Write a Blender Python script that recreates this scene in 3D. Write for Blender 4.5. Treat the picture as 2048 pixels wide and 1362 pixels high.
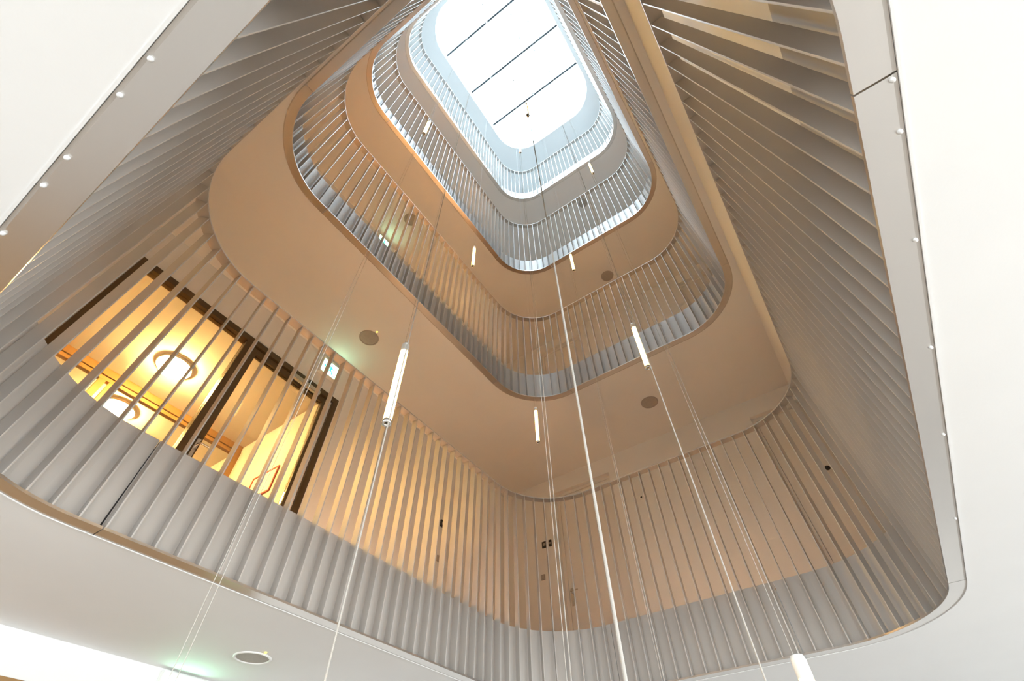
import bpy, bmesh, math
from mathutils import Matrix, Vector

S = bpy.context.scene
COL = S.collection
for o in list(bpy.data.objects):
    bpy.data.objects.remove(o, do_unlink=True)

# ------------------------------------------------------------------ camera, world, sky portal, window fill, exposure
EYE = 1.55                                    # eye height; every z below that is written "EYE + ..." is measured from the eye
cam_d = bpy.data.cameras.new('camera')
cam_d.sensor_width = 36.0
cam_d.lens = 931.27 * 36.0 / 2048.0
cam_d.clip_start = 0.02
cam_d.clip_end = 200
cam = bpy.data.objects.new('camera', cam_d)
COL.objects.link(cam)
ROT = Matrix(((0.82498, 0.44635, 0.34667), (0.56493, -0.63339, -0.52885), (-0.01647, 0.63213, -0.77469)))
cam.matrix_world = Matrix.Translation((0, 0, EYE)) @ ROT.to_4x4()
S.camera = cam

S.view_settings.view_transform = 'Standard'
S.view_settings.look = 'None'
S.view_settings.gamma = 1.0
S.view_settings.use_curve_mapping = False
S.view_settings.exposure = 0.48

SKY = 22.0
world = bpy.data.worlds.new('overcast_sky')
S.world = world
world.use_nodes = True
bg = world.node_tree.nodes['Background']
bg.inputs['Color'].default_value = (0.73, 0.89, 1.0, 1)
bg.inputs['Strength'].default_value = SKY


def area(name, loc, size, direction, energy, color, portal=False, spread=180):
    d = bpy.data.lights.new(name, 'AREA')
    d.shape = 'RECTANGLE'
    d.size, d.size_y = size
    d.energy = energy
    d.color = color
    d.spread = math.radians(spread)
    if portal:
        d.cycles.is_portal = True
    o = bpy.data.objects.new(name, d)
    COL.objects.link(o)
    o.location = loc
    o.rotation_euler = Vector(direction).to_track_quat('-Z', 'Y').to_euler()
    return o


# the skylight opening guides the sky light; area lights added inside two assumed window bands stand in for lobby daylight
area('skylight_portal', (-1.12, 2.21, EYE + 16.85), (3.5, 5.0), (0, 0, -1), 1.0, (1, 1, 1), portal=True)
area('window_fill_back', (1.0, -5.85, 1.35), (9.5, 2.1), (0, 1, 0.05), 300.0, (0.90, 0.965, 1.0))
area('window_fill_side', (6.85, 1.0, 1.35), (11.0, 2.1), (-1, 0, 0.05), 550.0, (0.90, 0.965, 1.0))

cy = S.cycles
cy.max_bounces = 9
cy.diffuse_bounces = 6
cy.glossy_bounces = 3
cy.transmission_bounces = 4
cy.transparent_max_bounces = 12
cy.sample_clamp_indirect = 8.0
cy.caustics_reflective = False
cy.caustics_refractive = False
cy.use_denoising = True
cy.use_adaptive_sampling = True
cy.adaptive_threshold = 0.02


# ------------------------------------------------------------------ materials (all node based)
def mat(name, col, rough=0.5, metal=0.0, var=0.04, scale=6.0, bump=0.0, bump_scale=60.0, emit=None, estr=0.0, spec=0.5):
    m = bpy.data.materials.new(name)
    m.use_nodes = True
    nt = m.node_tree
    b = nt.nodes['Principled BSDF']
    b.inputs['Roughness'].default_value = rough
    b.inputs['Metallic'].default_value = metal
    b.inputs['Specular IOR Level'].default_value = spec
    tc = nt.nodes.new('ShaderNodeTexCoord')
    nz = nt.nodes.new('ShaderNodeTexNoise')
    nz.inputs['Scale'].default_value = scale
    nz.inputs['Detail'].default_value = 3
    nt.links.new(tc.outputs['Object'], nz.inputs['Vector'])
    rp = nt.nodes.new('ShaderNodeValToRGB')
    rp.color_ramp.elements[0].position = 0.3
    rp.color_ramp.elements[1].position = 0.7
    rp.color_ramp.elements[0].color = [c * (1 - var) for c in col] + [1]
    rp.color_ramp.elements[1].color = [min(1, c * (1 + var)) for c in col] + [1]
    nt.links.new(nz.outputs['Fac'], rp.inputs['Fac'])
    nt.links.new(rp.outputs['Color'], b.inputs['Base Color'])
    if bump:
        n2 = nt.nodes.new('ShaderNodeTexNoise')
        n2.inputs['Scale'].default_value = bump_scale
        nt.links.new(tc.outputs['Object'], n2.inputs['Vector'])
        bp = nt.nodes.new('ShaderNodeBump')
        bp.inputs['Strength'].default_value = bump
        bp.inputs['Distance'].default_value = 0.004
        nt.links.new(n2.outputs['Fac'], bp.inputs['Height'])
        nt.links.new(bp.outputs['Normal'], b.inputs['Normal'])
    if emit:
        b.inputs['Emission Color'].default_value = (*emit, 1)
        b.inputs['Emission Strength'].default_value = estr
    return m


def glass_mat(name, tint=(0.95, 0.98, 1.0), refl=0.06):
    m = bpy.data.materials.new(name)
    m.use_nodes = True
    nt = m.node_tree
    nt.nodes.clear()
    out = nt.nodes.new('ShaderNodeOutputMaterial')
    mx = nt.nodes.new('ShaderNodeMixShader')
    tr = nt.nodes.new('ShaderNodeBsdfTransparent')
    gl = nt.nodes.new('ShaderNodeBsdfGlossy')
    fr = nt.nodes.new('ShaderNodeFresnel')
    fr.inputs['IOR'].default_value = 1.35
    tr.inputs['Color'].default_value = (*tint, 1)
    gl.inputs['Roughness'].default_value = 0.02
    nt.links.new(fr.outputs['Fac'], mx.inputs['Fac'])
    nt.links.new(tr.outputs['BSDF'], mx.inputs[1])
    nt.links.new(gl.outputs['BSDF'], mx.inputs[2])
    nt.links.new(mx.outputs['Shader'], out.inputs['Surface'])
    return m


def wood_mat(name, c1, c2, rough=0.45):
    m = bpy.data.materials.new(name)
    m.use_nodes = True
    nt = m.node_tree
    b = nt.nodes['Principled BSDF']
    b.inputs['Roughness'].default_value = rough
    tc = nt.nodes.new('ShaderNodeTexCoord')
    mp = nt.nodes.new('ShaderNodeMapping')
    mp.inputs['Scale'].default_value = (1.2, 9.0, 1.2)
    wv = nt.nodes.new('ShaderNodeTexNoise')
    wv.inputs['Scale'].default_value = 4.0
    wv.inputs['Detail'].default_value = 6
    rp = nt.nodes.new('ShaderNodeValToRGB')
    rp.color_ramp.elements[0].color = (*c1, 1)
    rp.color_ramp.elements[1].color = (*c2, 1)
    nt.links.new(tc.outputs['Object'], mp.inputs['Vector'])
    nt.links.new(mp.outputs['Vector'], wv.inputs['Vector'])
    nt.links.new(wv.outputs['Fac'], rp.inputs['Fac'])
    nt.links.new(rp.outputs['Color'], b.inputs['Base Color'])
    return m


M = {
    'plaster': mat('white_plaster', (0.80, 0.793, 0.78), 0.75, var=0.012, scale=2.0, bump=0.05, bump_scale=90),
    'slat': mat('champagne_metal', (0.515, 0.478, 0.44), 0.46, metal=0.12, var=0.03, scale=3.0),
    'ring': mat('champagne_metal_plate', (0.68, 0.645, 0.61), 0.28, metal=0.92, var=0.02, scale=2.0),
    'bronze': mat('bronze_frame', (0.085, 0.058, 0.026), 0.4, metal=0.3, var=0.08),
    'wood': wood_mat('oak_floor', (0.50, 0.24, 0.075), (0.64, 0.34, 0.12)),
    'woodtrim': wood_mat('honey_wood', (0.26, 0.135, 0.038), (0.34, 0.185, 0.055)),
    'lobby': mat('pale_terrazzo', (0.58, 0.56, 0.54), 0.45, var=0.07, scale=30),
    'bounce_blocker': wood_mat('dark_bounce_blocker', (0.16, 0.10, 0.06), (0.24, 0.155, 0.095)),  # for the added floor panel that dims upward bounce
    'carpet': mat('taupe_carpet', (0.56, 0.475, 0.40), 0.9, var=0.08, scale=50),
    'greycarpet': mat('grey_carpet', (0.36, 0.38, 0.39), 0.9, var=0.08, scale=50),
    'glass': glass_mat('clear_glass'),
    'tinted': glass_mat('sky_blocking_glass', (0.07, 0.075, 0.08)),  # tint made this dark to keep sky light out of the lobby
    'speaker': mat('grey_grille', (0.42, 0.38, 0.34), 0.7, var=0.05, scale=40, bump=0.4, bump_scale=400),
    'offwhite': mat('off_white_enamel', (0.82, 0.81, 0.78), 0.4, var=0.01),
    'chrome': mat('brushed_steel', (0.62, 0.60, 0.57), 0.25, metal=0.95, var=0.04, scale=12),
    'black': mat('black_plastic', (0.012, 0.011, 0.010), 0.4, var=0.1),
    'cable': mat('pale_cable', (0.42, 0.39, 0.35), 0.5, var=0.02),
    'red': mat('red_frame', (0.52, 0.07, 0.015), 0.45, var=0.05),
    'paper': mat('white_paper', (0.85, 0.84, 0.80), 0.6, var=0.02),
    'tube': mat('lit_tube', (0.9, 0.8, 0.6), 0.4, emit=(1.0, 0.66, 0.22), estr=6.0),
    'globe': mat('lit_globe', (0.9, 0.85, 0.7), 0.4, emit=(1.0, 0.585, 0.17), estr=300.0),
    'signface': mat('lit_sign_face', (0.8, 0.95, 0.85), 0.4, emit=(0.45, 1.0, 0.68), estr=5.0),
    'signgreen': mat('lit_sign_green', (0.02, 0.45, 0.15), 0.4, emit=(0.02, 0.75, 0.30), estr=2.5),
    'led': mat('indicator', (0.9, 0.8, 0.1), 0.4, emit=(1.0, 0.75, 0.05), estr=4.0),
    'bar': mat('skylight_bar', (0.06, 0.07, 0.08), 0.5, var=0.03),
    'door': mat('cream_door', (0.78, 0.755, 0.72), 0.5, var=0.012, scale=3),
}


# ------------------------------------------------------------------ mesh helpers
def new(name, mesh, m, parent=None, loc=(0, 0, 0), rz=0.0):
    o = bpy.data.objects.new(name, mesh)
    COL.objects.link(o)
    if m is not None and not mesh.materials:
        mesh.materials.append(M[m])
    o.location = loc
    o.rotation_euler = (0, 0, rz)
    if parent is not None:
        o.parent = parent
    return o


def pydata(name, v, f, smooth=False):
    me = bpy.data.meshes.new(name)
    me.from_pydata(v, [], f)
    me.update()
    bm = bmesh.new()
    bm.from_mesh(me)
    bmesh.ops.recalc_face_normals(bm, faces=bm.faces)
    if smooth:
        for fc in bm.faces:
            fc.smooth = True
    bm.to_mesh(me)
    bm.free()
    return me


BF = [(0, 1, 2, 3), (7, 6, 5, 4), (0, 4, 5, 1), (1, 5, 6, 2), (2, 6, 7, 3), (3, 7, 4, 0)]


def boxes_mesh(name, bl, bevel=0.0):
    v, f = [], []
    for (ax, bx_, ay, by, az, bz) in bl:
        n = len(v)
        v += [(ax, ay, az), (bx_, ay, az), (bx_, by, az), (ax, by, az), (ax, ay, bz), (bx_, ay, bz), (bx_, by, bz), (ax, by, bz)]
        f += [tuple(i + n for i in q) for q in BF]
    me = pydata(name, v, f)
    if bevel:
        bm = bmesh.new()
        bm.from_mesh(me)
        bmesh.ops.bevel(bm, geom=bm.edges[:], offset=bevel, segments=2, affect='EDGES', profile=0.6)
        bm.to_mesh(me)
        bm.free()
    return me


def box(name, b, m, parent=None, bevel=0.0):
    """box by world bounds, origin at its base centre"""
    ax, bx_, ay, by, az, bz = b
    c = ((ax + bx_) / 2, (ay + by) / 2, az)
    me = boxes_mesh(name, [(ax - c[0], bx_ - c[0], ay - c[1], by - c[1], 0, bz - az)], bevel)
    loc = c
    if parent is not None:
        loc = Vector(c) - world_loc(parent)
    return new(name, me, m, parent, loc)


def world_loc(o):
    p = Vector(o.location)
    while o.parent is not None:
        o = o.parent
        p += Vector(o.location)
    return p


def lathe(name, prof, seg=24, smooth=True):
    """profile [(radius, z)] revolved about z"""
    v, f = [], []
    rings = []
    for (r, z) in prof:
        if r < 1e-6:
            rings.append([len(v)])
            v.append((0, 0, z))
        else:
            rings.append(list(range(len(v), len(v) + seg)))
            v += [(r * math.cos(2 * math.pi * k / seg), r * math.sin(2 * math.pi * k / seg), z) for k in range(seg)]
    for a, b in zip(rings, rings[1:]):
        for k in range(seg):
            k2 = (k + 1) % seg
            if len(a) == 1 and len(b) == 1:
                continue
            if len(a) == 1:
                f.append((a[0], b[k], b[k2]))
            elif len(b) == 1:
                f.append((a[k], b[0], a[k2]))
            else:
                f.append((a[k], b[k], b[k2], a[k2]))
    return pydata(name, v, f, smooth)


def empty(name, loc, label=None, cat=None, group=None, kind=None):
    o = bpy.data.objects.new(name, None)
    o.empty_display_size = 0.1
    COL.objects.link(o)
    o.location = loc
    return tag(o, label, cat, group, kind)


def tag(o, label=None, cat=None, group=None, kind=None):
    if label:
        o['label'] = label
    if cat:
        o['category'] = cat
    if group:
        o['group'] = group
    if kind:
        o['kind'] = kind
    return o


# ------------------------------------------------------------------ the atrium opening: one rounded rectangle through every storey
X0, X1, Y0, Y1, RAD = -2.702, 0.518, -0.211, 4.469, 0.719
SX0, SX1, SY0, SY1, SRAD = -2.735, 0.493, -0.143, 4.567, 0.893      # skylight opening, a little different
RING = [EYE + z for z in (1.150, 4.735, 8.301, 12.054)]             # underside of each edge plate
TOPS = [EYE + z for z in (3.079, 6.664, 10.430, 14.088)]            # top of each row of slats
ROOF = EYE + 16.421
SLAB = 0.50
ARC = math.pi / 2 * RAD
LX, LY = X1 - X0 - 2 * RAD, Y1 - Y0 - 2 * RAD
PER = 2 * (LX + LY) + 4 * ARC
# stretches of the outline, walked clockwise seen from above, beginning on the left side (x = X0) at y = Y0 + RAD going +y
STRETCH = [('line', LY), ('arc', ARC), ('line', LX), ('arc', ARC), ('line', LY), ('arc', ARC), ('line', LX), ('arc', ARC)]
BEGIN = [0.0]
for _, l in STRETCH:
    BEGIN.append(BEGIN[-1] + l)


def outline(s, off=0.0):
    """point on the outline at arc length s pushed outwards by off, and its outward normal"""
    s = s % PER
    i = max(k for k in range(8) if BEGIN[k] <= s + 1e-9)
    t = s - BEGIN[i]
    if i == 0:
        p, n = (X0, Y0 + RAD + t), (-1, 0)
    elif i == 2:
        p, n = (X0 + RAD + t, Y1), (0, 1)
    elif i == 4:
        p, n = (X1, Y1 - RAD - t), (1, 0)
    elif i == 6:
        p, n = (X1 - RAD - t, Y0), (0, -1)
    else:
        c = {1: (X0 + RAD, Y1 - RAD), 3: (X1 - RAD, Y1 - RAD), 5: (X1 - RAD, Y0 + RAD), 7: (X0 + RAD, Y0 + RAD)}[i]
        a = {1: math.pi, 3: math.pi / 2, 5: 0.0, 7: -math.pi / 2}[i] - t / RAD
        n = (math.cos(a), math.sin(a))
        p = (c[0] + RAD * n[0], c[1] + RAD * n[1])
    return (p[0] + n[0] * off, p[1] + n[1] * off), n


def strip_mesh(name, s0, s1, o0, o1, z0, z1, step=0.045, straight=False):
    """a bar of rectangular section (o0..o1 outwards, z0..z1) following the outline from s0 to s1"""
    k = 1 if straight else max(1, int(math.ceil((s1 - s0) / step)))
    v, f = [], []
    for j in range(k + 1):
        s = s0 + (s1 - s0) * j / k
        for o, z in ((o0, z0), (o1, z0), (o1, z1), (o0, z1)):
            p, _ = outline(s, o)
            v.append((p[0], p[1], z))
    for j in range(k):
        a, b = 4 * j, 4 * j + 4
        for q in range(4):
            q2 = (q + 1) % 4
            f.append((a + q, b + q, b + q2, a + q2))
    f.append((0, 1, 2, 3))
    f.append((4 * k + 3, 4 * k + 2, 4 * k + 1, 4 * k))
    return pydata(name, v, f)


def rounded(x0, x1, y0, y1, r, off=0.0, seg=14):
    pts = []
    for (cx, cy_, a0) in ((x1 - r, y1 - r, 0), (x0 + r, y1 - r, 90), (x0 + r, y0 + r, 180), (x1 - r, y0 + r, 270)):
        for k in range(seg + 1):
            a = math.radians(a0 + 90.0 * k / seg)
            pts.append((cx + (r + off) * math.cos(a), cy_ + (r + off) * math.sin(a)))
    return pts


def plate_with_hole(name, outer, hole, z0, z1):
    """slab between a rectangle and a rounded hole inside it"""
    ax, bx_, ay, by = outer
    cx, cy_ = sum(p[0] for p in hole) / len(hole), sum(p[1] for p in hole) / len(hole)

    def ray_to_rect(p):
        dx, dy = p[0] - cx, p[1] - cy_
        t = 1e9
        if abs(dx) > 1e-9:
            t = min(t, ((bx_ if dx > 0 else ax) - cx) / dx)
        if abs(dy) > 1e-9:
            t = min(t, ((by if dy > 0 else ay) - cy_) / dy)
        return (cx + dx * t, cy_ + dy * t)
    angs = [(math.atan2(p[1] - cy_, p[0] - cx), p, ray_to_rect(p)) for p in hole]
    for c in ((ax, ay), (bx_, ay), (bx_, by), (ax, by)):
        a = math.atan2(c[1] - cy_, c[0] - cx)
        # the hole point on that direction
        best = None
        n = len(hole)
        for k in range(n):
            p, q = hole[k], hole[(k + 1) % n]
            d1 = math.atan2(math.sin(math.atan2(p[1] - cy_, p[0] - cx) - a), math.cos(math.atan2(p[1] - cy_, p[0] - cx) - a))
            d2 = math.atan2(math.sin(math.atan2(q[1] - cy_, q[0] - cx) - a), math.cos(math.atan2(q[1] - cy_, q[0] - cx) - a))
            if d1 <= 0 <= d2 and abs(d1) < 1 and abs(d2) < 1 and d2 > d1:
                t = -d1 / (d2 - d1)
                best = (p[0] + (q[0] - p[0]) * t, p[1] + (q[1] - p[1]) * t)
        if best:
            angs.append((a, best, c))
    angs.sort(key=lambda k: k[0])
    v, f = [], []
    n = len(angs)
    for _, p, q in angs:
        v += [(p[0], p[1], z0), (q[0], q[1], z0), (p[0], p[1], z1), (q[0], q[1], z1)]
    for k in range(n):
        a, b = 4 * k, 4 * ((k + 1) % n)
        f += [(a, b, b + 1, a + 1), (a + 2, a + 3, b + 3, b + 2), (a, a + 2, b + 2, b), (a + 1, b + 1, b + 3, a + 3)]
    return pydata(name, v, f)


def holed_wall(name, axis, pos, thick, u0, u1, z0, z1, holes, m):
    """upright wall; axis 'x' lies in the plane x = pos and runs along y; holes are (u0, u1, z0, z1)"""
    us = sorted({u0, u1, *[h[0] for h in holes], *[h[1] for h in holes]})
    zs = sorted({z0, z1, *[h[2] for h in holes], *[h[3] for h in holes]})
    us = [u for u in us if u0 <= u <= u1]
    zs = [z for z in zs if z0 <= z <= z1]
    bl = []
    for i in range(len(us) - 1):
        for j in range(len(zs) - 1):
            cu, cz = (us[i] + us[i + 1]) / 2, (zs[j] + zs[j + 1]) / 2
            if any(h[0] < cu < h[1] and h[2] < cz < h[3] for h in holes):
                continue
            a, b = min(pos, pos + thick), max(pos, pos + thick)
            if axis == 'x':
                bl.append((a, b, us[i], us[i + 1], zs[j], zs[j + 1]))
            else:
                bl.append((us[i], us[i + 1], a, b, zs[j], zs[j + 1]))
    return tag(new(name, boxes_mesh(name, bl), m), kind='structure')


def struct(name, mesh, m):
    return tag(new(name, mesh, m), kind='structure')


# ------------------------------------------------------------------ setting
WL, WF, WR, WB = -4.30, 6.20, 0.68, -0.40           # corridor walls: left, front, right, back
GX0, GX1, GY0, GY1 = WL, 7.0, -6.0, 9.5             # the ground-floor lobby
struct('floor', boxes_mesh('floor', [(GX0 - 0.3, GX1 + 0.3, GY0 - 0.3, GY1 + 0.3, -0.2, 0.0)]), 'lobby')

struct('floor', boxes_mesh('floor', [(-2.8, 0.65, -0.1, 4.7, 0.0, 0.008)]), 'bounce_blocker')  # unseen dark panel, added to cut floor bounce into the atrium

hole = rounded(X0, X1, Y0, Y1, RAD, 0.089)
slabs = []
for i, z in enumerate(RING):
    outer = (GX0 - 6.0, GX1 + 0.3, GY0 - 0.3, GY1 + 0.3) if i == 0 else (WL - 6.0, WR + 0.3, WB - 1.6, WF + 0.4)
    struct('ceiling', plate_with_hole('ceiling', outer, hole, z, z + SLAB - 0.02), 'plaster')
    out2 = (WL, WR, WB, WF)
    struct('floor', plate_with_hole('floor', out2, hole, z + SLAB - 0.02, z + SLAB), ('wood', 'wood', 'carpet', 'greycarpet')[i])
# roof with the skylight opening
sky_hole = rounded(SX0, SX1, SY0, SY1, SRAD)
struct('ceiling', plate_with_hole('ceiling', (WL - 0.4, WR + 0.4, WB - 0.4, WF + 0.4), sky_hole, ROOF, ROOF + 0.45), 'plaster')
# thin bead along the edge of the lobby ceiling, beside the shadow gap
trim = empty('trim_1', (0, 0, RING[0]), kind='structure')
for k in range(8):
    st = STRETCH[k][0] == 'line'
    me = strip_mesh('bead', BEGIN[k], BEGIN[k + 1], 0.089, 0.096, -0.004, 0.03, straight=st)
    new('bead', me, 'plaster', trim)

# lobby walls
GH = RING[0]
DOORG = (-1.6, 2.3, 0.0, EYE + 0.922)
holed_wall('wall_left', 'x', GX0, -0.25, GY0, GY1, 0, GH, [DOORG], 'plaster')
holed_wall('wall_front', 'y', GY1, 0.3, GX0, GX1, 0, GH, [], 'plaster')
holed_wall('wall_right', 'x', GX1, 0.3, GY0, GY1, 0, GH, [(-4.6, 6.6, 0.3, 2.4)], 'plaster')
holed_wall('wall_back', 'y', GY0, -0.3, GX0, GX1, 0, GH, [(-3.8, 5.8, 0.3, 2.4)], 'plaster')


def assumed_window_band(name, axis, pos, u0, u1, z0, z1, n):  # unseen lobby window, assumed; its dark panes let almost no sky in
    w = empty(name, ((u0 + u1) / 2, pos, z0) if axis == 'y' else (pos, (u0 + u1) / 2, z0), kind='structure')
    def b(nm, ua, ub, za, zb, t, m):
        if axis == 'y':
            box(nm, (ua, ub, pos - t, pos + t, za, zb), m, w)
        else:
            box(nm, (pos - t, pos + t, ua, ub, za, zb), m, w)
    b('sill', u0, u1, z0, z0 + 0.05, 0.04, 'bronze')
    b('head', u0, u1, z1 - 0.05, z1, 0.04, 'bronze')
    for k in range(n + 1):
        u = u0 + (u1 - u0) * k / n
        b('mullion', max(u0, u - 0.025), min(u1, u + 0.025), z0 + 0.05, z1 - 0.05, 0.035, 'bronze')
        if k < n:
            u2 = u0 + (u1 - u0) * (k + 1) / n
            b('pane', u + 0.025, u2 - 0.025, z0 + 0.05, z1 - 0.05, 0.006, 'tinted')


assumed_window_band('assumed_window_1', 'y', GY0 - 0.2, -3.8, 5.8, 0.3, 2.4, 6)
assumed_window_band('assumed_window_2', 'x', GX1 + 0.2, -4.6, 6.6, 0.3, 2.4, 7)

# corridor walls, storey by storey
G1 = (-0.145, 2.42, 0, EYE + 4.215)                        # glazed front of the lit room on the first floor
NICHES = [(-3.30, -2.27), (0.0, WR)]
for i, z in enumerate(RING):
    za = z + SLAB
    zb = RING[i + 1] if i < 3 else ROOF
    dz = z - RING[0]
    hl = [(G1[0], G1[1], za, G1[3] + dz)] if i < 3 else []
    holed_wall('wall_left', 'x', WL, -0.12, WB, WF, za, zb, hl, 'plaster')
    holed_wall('wall_front', 'y', WF, 0.25, WL - 0.12, WR + 0.2, za, zb, [(a, b, za, EYE + 4.45 + dz) for a, b in NICHES], 'plaster')
    holed_wall('wall_right', 'x', WR, 0.2, WB, WF + 0.35, za, zb, [], 'plaster')
    struct('wall_front', boxes_mesh('wall_front', [(WL - 0.12, WR, WF + 0.25, WF + 0.35, za, zb)]), 'plaster')
    holed_wall('wall_back', 'y', WB, -0.2, WL - 0.12, WR + 0.2, za, zb, [], 'plaster')

# ------------------------------------------------------------------ balustrades: edge plate, cladding, slats, top rail
NS = 124
PITCH = PER / NS
DEPTH, THICK = 0.063, 0.008
PHASE = (1.219 - (Y0 + RAD)) % PITCH
NAMES = ['lowest balustrade of tall grey metal slats around the atrium opening, nearest the lobby ceiling',
         'second balustrade of metal slats up, above the warm lit first floor corridor',
         'third balustrade of metal slats up, with pale blue sky-lit edge cladding',
         'topmost balustrade of slats, almost white in the light right under the skylight']
slat_meshes = {}
for i in range(4):
    zr, zt = RING[i], TOPS[i]
    B = empty('balustrade', ((X0 + X1) / 2, (Y0 + Y1) / 2, zr), NAMES[i], 'balustrade', 'slatted balustrades stacked around the atrium')
    base = world_loc(B)
    off = (-base.x, -base.y, -base.z)
    joint = 0.0025
    plates = []
    cuts = [0.115, BEGIN[1] - 0.02, BEGIN[2] + 0.03, BEGIN[3] - 0.25, BEGIN[4] + 0.03, BEGIN[5] - 0.134, BEGIN[6] + 0.02, BEGIN[7] - 0.03, PER + 0.115]
    for k in range(8):
        a, b = cuts[k] + joint, cuts[k + 1] - joint
        plates.append(new('edge_plate', strip_mesh('edge_plate', a, b, 0.0, 0.079, zr, zr + 0.012), 'ring', B, off))
        new('cladding_panel', strip_mesh('cladding_panel', a, b, 0.079, 0.088, zr + 0.0, zr + 0.55), 'slat', B, off)
        new('top_rail', strip_mesh('top_rail', a - joint, b + joint, -0.002, 0.076, zt, zt + 0.010), 'slat', B, off)
    if i == 0:
        # open joint between two cladding panels, wider at the foot
        p0, _ = outline(0.115, 0.0785)
        v = [(p0[0], p0[1] - 0.004, zr + 0.012), (p0[0], p0[1] + 0.005, zr + 0.012), (p0[0], p0[1] + 0.001, zr + 0.54), (p0[0], p0[1] - 0.001, zr + 0.54)]
        v += [(q[0] - 0.002, q[1], q[2]) for q in v]
        v = [(q[0] + off[0], q[1] + off[1], q[2] + off[2]) for q in v]
        new('joint_seal', pydata('joint_seal', v, BF), 'black', B)
    h = zt - (zr + 0.012)
    key = round(h, 4)
    if key not in slat_meshes:
        slat_meshes[key] = boxes_mesh('slat', [(-DEPTH / 2, DEPTH / 2, -THICK / 2, THICK / 2, 0, h)], 0.0012)
    for k in range(NS):
        p, n = outline(PHASE + k * PITCH, 0.001 + DEPTH / 2)
        new('slat', slat_meshes[key], 'slat', B, (p[0] + off[0], p[1] + off[1], 0.012), math.atan2(n[1], n[0]))
    if i == 0:
        # round fixing heads along the outer edge of the plate
        knob = lathe('fixing_head', [(0, -0.009), (0.004, -0.008), (0.006, -0.004), (0.006, 0.0)], 12)
        for (kx, ky) in ((-0.704, -0.287), (-0.825, -0.287), (-1.061, -0.287), (-1.178, -0.287), (-1.402, -0.287), (-1.52, -0.287),
                         (0.594, 0.655), (0.594, 0.786), (0.594, 1.128), (0.594, 1.6), (0.594, 2.141), (0.594, 2.9)):
            new('fixing_head', knob, 'plaster', plates[6] if ky < 0 else plates[4 if ky > 0.645 else 5], (kx, ky, zr))

# ------------------------------------------------------------------ skylight
w = empty('window_3', ((SX0 + SX1) / 2, (SY0 + SY1) / 2, ROOF + 0.45), kind='structure')
ys = [WB, 0.916, 2.169, 3.372, 5.2]
for k in range(4):
    box('pane', (WL + 0.6, WR + 0.3, ys[k] + 0.03, ys[k + 1] - 0.03, ROOF + 0.47, ROOF + 0.49), 'glass', w)
for y in ys[1:4]:
    box('glazing_bar', (SX0 - 0.2, SX1 + 0.2, y - 0.030, y + 0.030, ROOF + 0.455, ROOF + 0.50), 'bar', w)

# ------------------------------------------------------------------ glazed room fronts on the left corridor wall
def room_front(i, name, full):
    z = RING[i]
    dz = z - RING[0]
    fz = z + SLAB
    top = G1[3] + dz
    d = empty(name, (WL - 0.04, (G1[0] + G1[1]) / 2, fz), kind='structure')
    xa, xb = WL - 0.10, WL + 0.012
    y0, y1 = G1[0], G1[1]
    t = 0.055
    def b(nm, ya, yb, za, zb, m='bronze', xo=0.0, parent=d, bev=0.003):
        return box(nm, (xa + xo, xb - xo, ya, yb, za, zb), m, parent, bev)
    b('jamb', y0, y0 + t, fz, top)
    b('jamb', y1 - 0.072, y1, fz, top)
    b('head', y0 + t, y1 - 0.072, top - 0.075, top)
    b('mullion', 1.096, 1.163, fz, top - 0.075)
    b('sill', y0 + t, 1.096, fz, fz + 0.08)
    b('pane', y0 + t, 1.096, fz + 0.08, top - 0.075, 'glass', 0.048, d, 0)
    # the door leaf
    leaf = empty('door_leaf', (0, 0, 0))
    leaf.parent = d
    leaf.location = Vector((WL - 0.04, 1.75, fz)) - world_loc(d)
    la, lb = 1.20, 2.285
    lt = top - 0.09
    b('stile', la, la + 0.06, fz + 0.01, lt, 'bronze', 0.02, leaf)
    b('stile', lb - 0.06, lb, fz + 0.01, lt, 'bronze', 0.02, leaf)
    b('top_rail', la + 0.06, lb - 0.06, lt - 0.075, lt, 'bronze', 0.02, leaf)
    b('bottom_rail', la + 0.06, lb - 0.06, fz + 0.01, fz + 0.11, 'bronze', 0.02, leaf)
    b('pane', la + 0.06, lb - 0.06, fz + 0.11, lt - 0.075, 'glass', 0.048, leaf, 0)
    b('side_post', 2.285, y1 - 0.072, fz, top - 0.075, 'offwhite', 0.03)
    b('side_post', 1.163, 1.20, fz, top - 0.075, 'offwhite', 0.03)
    # closer on the leaf
    box('closer', (WL + 0.012, WL + 0.06, 1.72, 2.12, lt - 0.066, lt - 0.012), 'chrome', d, 0.004)
    # lever handle with a long plate
    hz = fz + 1.06
    hb = box('handle', (WL - 0.008, WL + 0.004, 1.213, 1.247, hz - 0.11, hz + 0.11), 'chrome', leaf, 0.003)
    return d


room_front(0, 'door_1', True)
room_front(1, 'door_2', True)
room_front(2, 'door_3', True)
# lever on the first-floor door
def lever(loc, rz, name, parent=None):
    v = []
    pts = [(0, 0, 0), (0, 0, 0.05), (0.012, 0, 0.058), (0.12, 0, 0.058)]
    cu = bpy.data.curves.new(name, 'CURVE')
    cu.dimensions = '3D'
    cu.bevel_depth = 0.009
    cu.bevel_resolution = 3
    cu.use_fill_caps = True
    sp = cu.splines.new('POLY')
    sp.points.add(len(pts) - 1)
    for q, p in zip(sp.points, pts):
        q.co = (*p, 1)
    o = bpy.data.objects.new(name, cu)
    cu.materials.append(M['chrome'])
    COL.objects.link(o)
    return o


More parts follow.
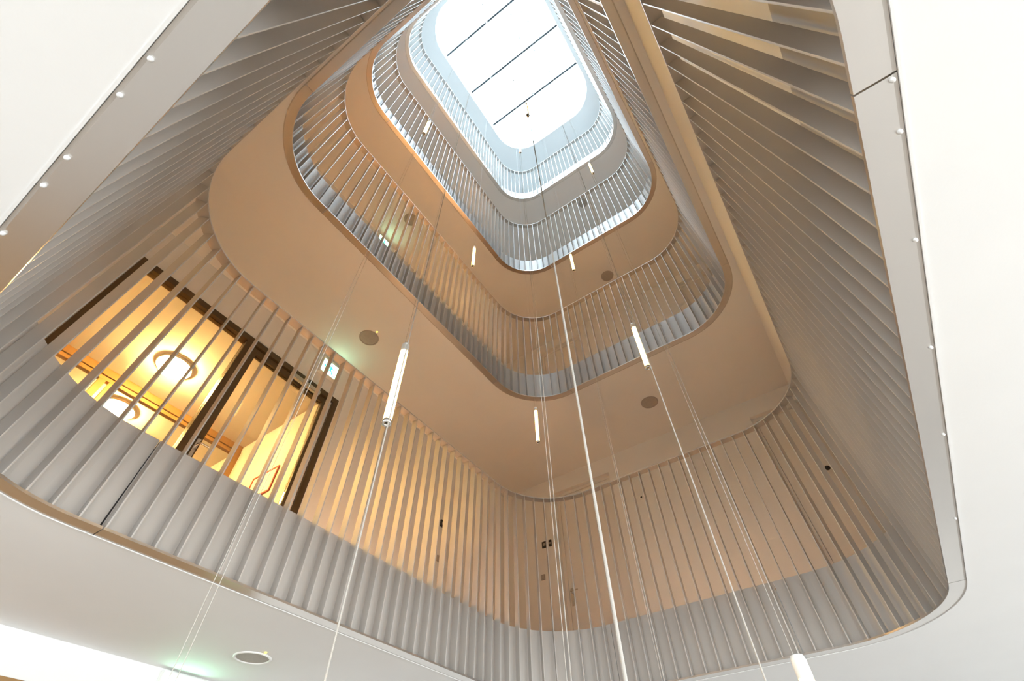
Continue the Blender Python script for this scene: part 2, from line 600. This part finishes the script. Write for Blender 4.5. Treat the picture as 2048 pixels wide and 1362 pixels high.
for nm, i in (('door_1', 0), ('door_2', 1), ('door_3', 2)):
    hd = [o for o in bpy.data.objects[nm].children_recursive if o.name.startswith('handle')][0]
    lv = lever((0, 0, 0), 0, 'lever')
    lv.parent = hd
    # lever axis: out of the wall (+x), arm along +y
    lv.matrix_local = Matrix(((0, 0, 1, 0.006), (1, 0, 0, 0.0), (0, 1, 0, 0.15), (0, 0, 0, 1)))

# the lit rooms behind the glazed fronts; upper-floor dome lamps are added fill, unseen
ROOM_C = EYE + 4.50
RB, RP = -9.6, -6.55
for i in (0, 1, 2):
    dz = RING[i] - RING[0]
    fz, cz = RING[i] + SLAB, ROOM_C + dz
    ya, yb = WB, 2.46
    struct('floor', boxes_mesh('floor', [(RB, WL - 0.12, ya, yb, fz - 0.02, fz)]), 'wood')
    struct('ceiling', boxes_mesh('ceiling', [(RB, WL - 0.12, ya, yb, cz, RING[i + 1])]), 'plaster')
    struct('wall_left', boxes_mesh('wall_left', [(RB - 0.1, RB, ya, yb, fz, cz)]), 'plaster')
    struct('wall_front', boxes_mesh('wall_front', [(RB, WL - 0.12, yb, yb + 0.12, fz, cz)]), 'plaster')
    struct('wall_back', boxes_mesh('wall_back', [(RB, WL - 0.12, ya - 0.12, ya, fz, cz)]), 'plaster')
    dome = lathe('dome', [(0, -0.11), (0.09, -0.10), (0.16, -0.07), (0.195, -0.03), (0.20, 0.0), (0, 0.0)], 28)
    collar = lathe('collar', [(0.20, -0.02), (0.212, -0.02), (0.212, 0.018), (0.0, 0.018)], 28)
    for k, gx in enumerate((-5.78, -7.13)):
        lab = {(0, 0): 'glowing round dome lamp on the room ceiling seen through the bronze glazed front',
               (0, 1): 'glowing round dome lamp deeper in the yellow room, lower left of the other',
               (1, 0): 'unseen dome lamp added in the room behind the second floor glazed front',
               (1, 1): 'unseen dome lamp added deeper in the room on the second floor',
               (2, 0): 'unseen dome lamp added in the room behind the third floor glazed front',
               (2, 1): 'unseen dome lamp added deeper in the room on the third floor'}[(i, k)]
        L = empty('dome_lamp', (gx, 0.925, cz - 0.018), lab, 'lamp', 'dome lamps in the yellow lit rooms')
        new('dome', dome, 'globe', L)
        new('collar', collar, 'offwhite', L)

# inner glazed partition of the first-floor room, honey wood frames
IP = empty('inner_partition', (RP, 1.1, RING[0] + SLAB), 'honey wood framed glazed partition across the back of the yellow room', 'partition')
fz, cz = RING[0] + SLAB, ROOM_C
box('head', (RP - 0.04, RP + 0.04, WB, 2.45, cz - 0.10, cz - 0.001), 'woodtrim', IP, 0.003)
box('transom', (RP - 0.035, RP + 0.035, WB, 2.37, cz - 0.165, cz - 0.115), 'woodtrim', IP, 0.003)
for k, y in enumerate((-0.36, 0.50, 0.62, 1.74)):
    box('mullion', (RP - 0.035, RP + 0.035, y - 0.04, y + 0.04, fz, cz - 0.165), 'woodtrim', IP, 0.003)
box('jamb', (RP - 0.05, RP + 0.05, 2.37, 2.458, fz, cz - 0.10), 'woodtrim', IP, 0.003)
for a, b in ((-0.32, 0.46), (0.66, 1.70), (1.78, 2.37)):
    box('pane', (RP - 0.004, RP + 0.004, a, b, fz + 0.05, cz - 0.165), 'glass', IP)

# small framed picture on the side wall of the room
pw = empty('picture', (-5.42, 2.46, EYE + 3.25), 'small white picture in a red frame on the yellow room side wall', 'picture')
pz = EYE + 3.25
for bb in ((-5.68, -5.16, 2.44, 2.459, pz, pz + 0.018), (-5.68, -5.16, 2.44, 2.459, pz + 0.342, pz + 0.36),
           (-5.68, -5.662, 2.44, 2.459, pz + 0.018, pz + 0.342), (-5.178, -5.16, 2.44, 2.459, pz + 0.018, pz + 0.342)):
    box('frame_side', bb, 'red', pw)
box('sheet', (-5.662, -5.178, 2.45, 2.458, pz + 0.018, pz + 0.342), 'paper', pw)


# ------------------------------------------------------------------ doors in the front wall niches and the lobby
for i, z in enumerate(RING):
    dz = z - RING[0]
    for j, (a, b) in enumerate(NICHES):
        za, zb = z + SLAB, EYE + 4.45 + dz
        d = empty('door_%d' % (4 + 2 * i + j), ((a + b) / 2, WF + 0.1, za), kind='structure')
        box('frame_head', (a, b, WF + 0.075, WF + 0.14, zb - 0.05, zb), 'door', d, 0.003)
        for u in (a, b - 0.05):
            box('frame_side', (u, u + 0.05, WF + 0.075, WF + 0.14, za, zb - 0.05), 'door', d, 0.003)
        leaf = box('leaf', (a + 0.053, b - 0.053, WF + 0.09, WF + 0.13, za + 0.008, zb - 0.053), 'door', d, 0.003)
        if j == 0:
            hx = a + 0.10
            hz = EYE + 2.684 + dz
            hp = box('handle_plate', (hx - 0.022, hx + 0.022, WF + 0.08, WF + 0.09, hz, hz + 0.235), 'chrome', leaf, 0.003)
            lv = lever((0, 0, 0), 0, 'lever')
            lv.parent = leaf
            lv.matrix_local = Matrix(((1, 0, 0, hx - (a + b) / 2), (0, 0, -1, -0.03), (0, 1, 0, hz - za + 0.17), (0, 0, 0, 1)))
dl = empty('door_12', (WL, (DOORG[0] + DOORG[1]) / 2, 0), kind='structure')
box('frame_head', (WL - 0.14, WL + 0.01, DOORG[0], DOORG[1], DOORG[3] - 0.06, DOORG[3]), 'woodtrim', dl, 0.003)
for u in (DOORG[0], DOORG[1] - 0.06):
    box('frame_side', (WL - 0.14, WL + 0.01, u, u + 0.06, 0, DOORG[3] - 0.06), 'woodtrim', dl, 0.003)
box('leaf', (WL - 0.10, WL - 0.05, DOORG[0] + 0.06, DOORG[1] - 0.06, 0.008, DOORG[3] - 0.06), 'woodtrim', dl, 0.003)

# ------------------------------------------------------------------ wall fittings on the first floor
sw = box('intercom_panel', (-3.59, -3.505, WF - 0.022, WF, EYE + 3.58, EYE + 3.68), 'black', None, 0.004)
tag(sw, 'larger black intercom panel on the wall beside the cream door', 'intercom')
box('screen', (-3.57, -3.525, WF - 0.025, WF - 0.0225, EYE + 3.61, EYE + 3.65), 'speaker', sw)
sw = box('intercom_panel', (-3.465, -3.42, WF - 0.022, WF, EYE + 3.575, EYE + 3.675), 'black', None, 0.004)
tag(sw, 'narrow black control panel just right of the square intercom panel', 'intercom')
box('button', (-3.452, -3.433, WF - 0.025, WF - 0.0225, EYE + 3.61, EYE + 3.635), 'speaker', sw)
sw = box('wall_switch', (-3.645, -3.58, WF - 0.016, WF, EYE + 3.11, EYE + 3.19), 'speaker', None, 0.004)
tag(sw, 'grey wall switch below the black intercom panels', 'switch')
box('rocker', (-3.63, -3.595, WF - 0.02, WF - 0.0165, EYE + 3.125, EYE + 3.175), 'speaker', sw)
for (sx, sz, lab, mm) in ((-1.845, 3.839, 'small round sensor on the tan front wall, right of the door niche', 'offwhite'), (0.515, 3.374, 'tiny black round sensor behind the slats at the right corner', 'black')):
    e = empty('wall_sensor', (sx, WF, EYE + sz), lab, 'sensor')
    e.rotation_euler = (math.pi / 2, 0, 0)
    new('ring', lathe('ring', [(0.032, 0), (0.030, 0.010), (0.018, 0.014), (0.014, 0.010)], 20), mm, e)
    new('eye', lathe('eye', [(0.015, 0.010), (0.008, 0.018), (0, 0.020)], 16), 'black', e)
sw = box('intercom_panel', (WL, WL + 0.022, 4.57, 4.655, EYE + 3.46, EYE + 3.56), 'black', None, 0.004)
tag(sw, 'black panel on the left corridor wall between yellow lit slats', 'intercom')
box('screen', (WL + 0.0225, WL + 0.025, 4.59, 4.635, EYE + 3.49, EYE + 3.53), 'speaker', sw)
sw = box('wall_switch', (WL, WL + 0.016, 4.575, 4.64, EYE + 2.97, EYE + 3.05), 'speaker', None, 0.004)
tag(sw, 'grey wall switch under the black panel on the left corridor wall', 'switch')
box('rocker', (WL + 0.0165, WL + 0.02, 4.59, 4.625, EYE + 2.985, EYE + 3.035), 'speaker', sw)


# ------------------------------------------------------------------ exit signs
def exit_sign(z, label, ya=1.985, yb=2.285):
    h = 0.245
    e = empty('exit_sign', (WL, (ya + yb) / 2, z), label, 'sign', 'lit exit signs on the left wall')
    box('housing', (WL, WL + 0.055, ya, yb, z, z + h), 'offwhite', e, 0.004)
    face = box('face', (WL + 0.0555, WL + 0.058, ya + 0.012, yb - 0.012, z + 0.012, z + h - 0.03), 'signface', e)
    c = (ya + yb) / 2
    # running figure and doorway, cut from thin sheet
    def poly(nm, pts, x=WL + 0.0585, t=0.0015):
        n = len(pts)
        v = [(x, c + p, z + q) for p, q in pts] + [(x + t, c + p, z + q) for p, q in pts]
        fo = Vector((WL, c, z)) + (world_loc(face) - world_loc(e))
        v = [(a - fo.x, b - fo.y, d - fo.z) for a, b, d in v]
        f = [tuple(range(n)), tuple(range(2 * n - 1, n - 1, -1))] + [(k, (k + 1) % n, (k + 1) % n + n, k + n) for k in range(n)]
        new(nm, pydata(nm, v, f), 'signgreen', face)
    poly('door_mark', [(0.045, 0.03), (0.115, 0.03), (0.115, 0.19), (0.045, 0.19), (0.045, 0.18), (0.105, 0.18), (0.105, 0.04), (0.045, 0.04)])
    poly('figure_head', [(-0.012 + 0.014 * math.cos(k * math.pi / 5), 0.175 + 0.014 * math.sin(k * math.pi / 5)) for k in range(10)])
    poly('figure_body', [(-0.03, 0.155), (0.0, 0.158), (0.025, 0.13), (0.045, 0.13), (0.045, 0.12), (0.02, 0.118), (0.005, 0.13), (0.0, 0.10),
                         (0.03, 0.075), (0.03, 0.04), (0.015, 0.04), (0.015, 0.068), (-0.015, 0.085), (-0.035, 0.055), (-0.07, 0.055), (-0.07, 0.068),
                         (-0.045, 0.068), (-0.022, 0.10), (-0.022, 0.14), (-0.045, 0.125), (-0.055, 0.135)])
    poly('arrow_mark', [(-0.12, 0.11), (-0.095, 0.14), (-0.095, 0.118), (-0.075, 0.118), (-0.075, 0.102), (-0.095, 0.102), (-0.095, 0.08)])
    return e


exit_sign(EYE + 4.412, 'lit green and white exit sign above the glazed room door')
exit_sign(RING[2] - 0.325, 'lit exit sign glowing green behind the slats of the second balustrade')
exit_sign(RING[0] - 0.265, 'lit exit sign under the lobby ceiling at the lower left edge', 1.85, 2.15)

# ------------------------------------------------------------------ round ceiling speakers, one downlight
sp_rim = lathe('rim', [(0.126, 0.0), (0.124, -0.010), (0.112, -0.013), (0.108, -0.009), (0.108, 0.0)], 40)
sp_grl = lathe('grille', [(0.108, -0.008), (0.08, -0.012), (0.0, -0.014)], 40)
led = lathe('indicator', [(0, -0.008), (0.007, -0.006), (0.009, 0.0)], 12)
SPK = [((-3.61, 2.125), 1, 'round grey ceiling speaker above the corridor, nearest the lit exit sign'),
       ((-1.12, 5.38), 1, 'round grey ceiling speaker on the lower right ceiling above the first floor'),
       ((-3.61, 2.125), 2, 'round grey ceiling speaker half hidden behind slats of the second balustrade'),
       ((-1.12, 5.38), 2, 'round grey ceiling speaker above the second floor, right of centre'),
       ((-1.12, 5.38), 3, 'round grey ceiling speaker above the third floor behind slats')]
for (c, i, lab) in SPK:
    e = empty('ceiling_speaker', (c[0], c[1], RING[i]), lab, 'speaker', 'round ceiling speakers')
    new('rim', sp_rim, 'speaker', e)
    new('grille', sp_grl, 'speaker', e)
    if i == 1 and c[0] < -3:
        new('indicator', led, 'led', e, (0.155, -0.01, 0))
e = empty('downlight', (-3.612, 2.10, RING[0]), 'round white recessed downlight in the lobby ceiling at the bottom', 'downlight')
new('rim', lathe('rim', [(0.128, 0.0), (0.127, -0.005), (0.120, -0.009), (0.112, -0.007), (0.110, 0.0)], 40), 'offwhite', e)
new('reflector', lathe('reflector', [(0.110, -0.002), (0.07, -0.001), (0.0, -0.001)], 40), 'speaker', e)
new('indicator', led, 'led', e, (0.158, -0.012, 0))

# ------------------------------------------------------------------ pendant tube lamps
TL, TR = 0.50, 0.018
tube_me = lathe('tube', [(TR * 0.62, 0.012), (TR, 0.016), (TR, TL - 0.055), (TR * 0.9, TL - 0.05), (0, TL - 0.05)], 20)
cap_me = lathe('cap', [(TR * 1.02, TL - 0.052), (TR * 1.06, TL - 0.05), (TR * 1.06, TL - 0.012), (TR * 0.9, TL - 0.002), (0, TL)], 20)
ring_me = lathe('end_ring', [(TR * 0.60, 0.014), (TR * 0.62, 0.0), (TR * 1.05, 0.0), (TR * 1.05, 0.018), (TR, 0.02)], 20)
lens_me = lathe('lens', [(TR * 0.60, 0.010), (0, 0.008)], 20)
CTOP = ROOF + 0.44


def pendant(x, y, zb, label, r=0.0009, pair=0.013):
    e = empty('pendant_lamp', (x, y, zb), label, 'pendant lamp', 'glowing tube pendants hanging in the atrium')
    new('tube', tube_me, 'tube', e)
    new('cap', cap_me, 'offwhite', e)
    new('end_ring', ring_me, 'chrome', e)
    new('lens', lens_me, 'black', e)
    h = CTOP - zb - TL + 0.004
    d = Vector((-y, x, 0))
    if d.length < 1e-6:
        d = Vector((1, 0, 0))
    d.normalize()
    offs = (-pair / 2, pair / 2) if pair else (0.0,)
    for q in offs:
        me = lathe('cable', [(r, 0), (r, h)], 8)
        new('cable', me, 'cable', e, (d.x * q, d.y * q, TL - 0.004))
    new('ceiling_cap', lathe('ceiling_cap', [(0, -0.02), (0.03, -0.018), (0.035, 0.0)], 16), 'offwhite', e, (0, 0, CTOP - zb))
    return e


def polar(az, rho):
    return rho * math.cos(math.radians(az)), rho * math.sin(math.radians(az))


pendant(-1.22, 0.92, EYE + 1.25, 'largest glowing tube pendant, left of centre over the tan ceiling')
pendant(-0.42, 2.33, EYE + 2.33, 'second largest glowing tube pendant, right of centre over the second edge plate')
pendant(-1.97, 3.46, EYE + 3.14, 'glowing tube pendant low in the middle, just below the second balustrade')
pendant(-1.97, 2.17, EYE + 5.00, 'small glowing tube pendant left of the third balustrade corner')
pendant(-1.11, 3.33, EYE + 5.67, 'small glowing tube pendant right of the third balustrade corner')
pendant(-1.47, 0.68, EYE + 5.10, 'small tube pendant in front of pale slats at the upper left')
pendant(-0.33, 3.10, EYE + 7.73, 'tiny tube pendant against the grey ceiling at the upper right')
pendant(*polar(118.15, 3.00), EYE + 9.6, 'tiny tube pendant, nearly lost in white at the skylight corner')
pendant(*polar(113.0, 1.267), EYE + 5.2, 'pendant whose dark end shows as a dot on the bright skylight')
pendant(*polar(96.36, 1.60), EYE + 0.413 - TL, 'glowing tube pendant cut off by the bottom right edge, silver cap showing')
pendant(*polar(112.62, 0.75), EYE + 0.175 - TL, 'pendant on the thickest white cable, in front of everything else', 0.0026, 0.0)
pendant(*polar(142.72, 1.20), EYE + 0.285 - TL, 'pendant on the white cable running below the largest glowing tube', 0.0022, 0.0)
pendant(*polar(99.75, 1.30), EYE + 0.28 - TL, 'pendant on the white cable crossing the right corner of the slats', 0.0019, 0.0)
pendant(*polar(155.6, 1.15), EYE + 0.255 - TL, 'pendant on the twin cables crossing the lobby exit sign', 0.0008, 0.012)
pendant(*polar(118.3, 1.20), EYE + 0.28 - TL, 'pendant on the twin cables down the middle of the slats', 0.0008, 0.010)
pendant(*polar(109.0, 1.9), EYE + 0.40 - TL, 'pendant on faint cables right of the thickest cable', 0.0006, 0.008)

# ------------------------------------------------------------------ unseen fill strips added on the corridor floors to warm walls and ceilings
ORD = ['first', 'second', 'third']
for i, est in enumerate((46.0, 42.0, 10.0)):
    z = RING[i] + SLAB
    for side in (0, 2):
        m = 'strip_%d_%d' % (i, side)
        M[m] = mat('warm_fill_strip', (0.9, 0.8, 0.6), 0.5, emit=(1.0, 0.57, 0.25), estr=est * (1.0 if side == 0 else 0.45))
        a, b = BEGIN[side] + 0.05, BEGIN[side + 1] - 0.05
        c, _ = outline((a + b) / 2, 0.67)
        e = empty('fill_strip', (c[0], c[1], z), 'added warm fill strip on the %s floor corridor along the %s of the opening' % (ORD[i], 'long left side' if side == 0 else 'short front side'),
                  'light strip', 'unseen fill strips added on the corridor floors')
        off = (-c[0], -c[1], -z)
        new('profile', strip_mesh('profile', a, b, 0.65, 0.69, z, z + 0.012, straight=True), 'bronze', e, off)
        new('fill_emitter', strip_mesh('fill_emitter', a + 0.01, b - 0.01, 0.657, 0.683, z + 0.012, z + 0.032, straight=True), m, e, off)

for o in bpy.data.objects:
    if o.type == 'MESH' and o.parent is None and 'kind' not in o and 'category' not in o:
        print('UNTAGGED', o.name)
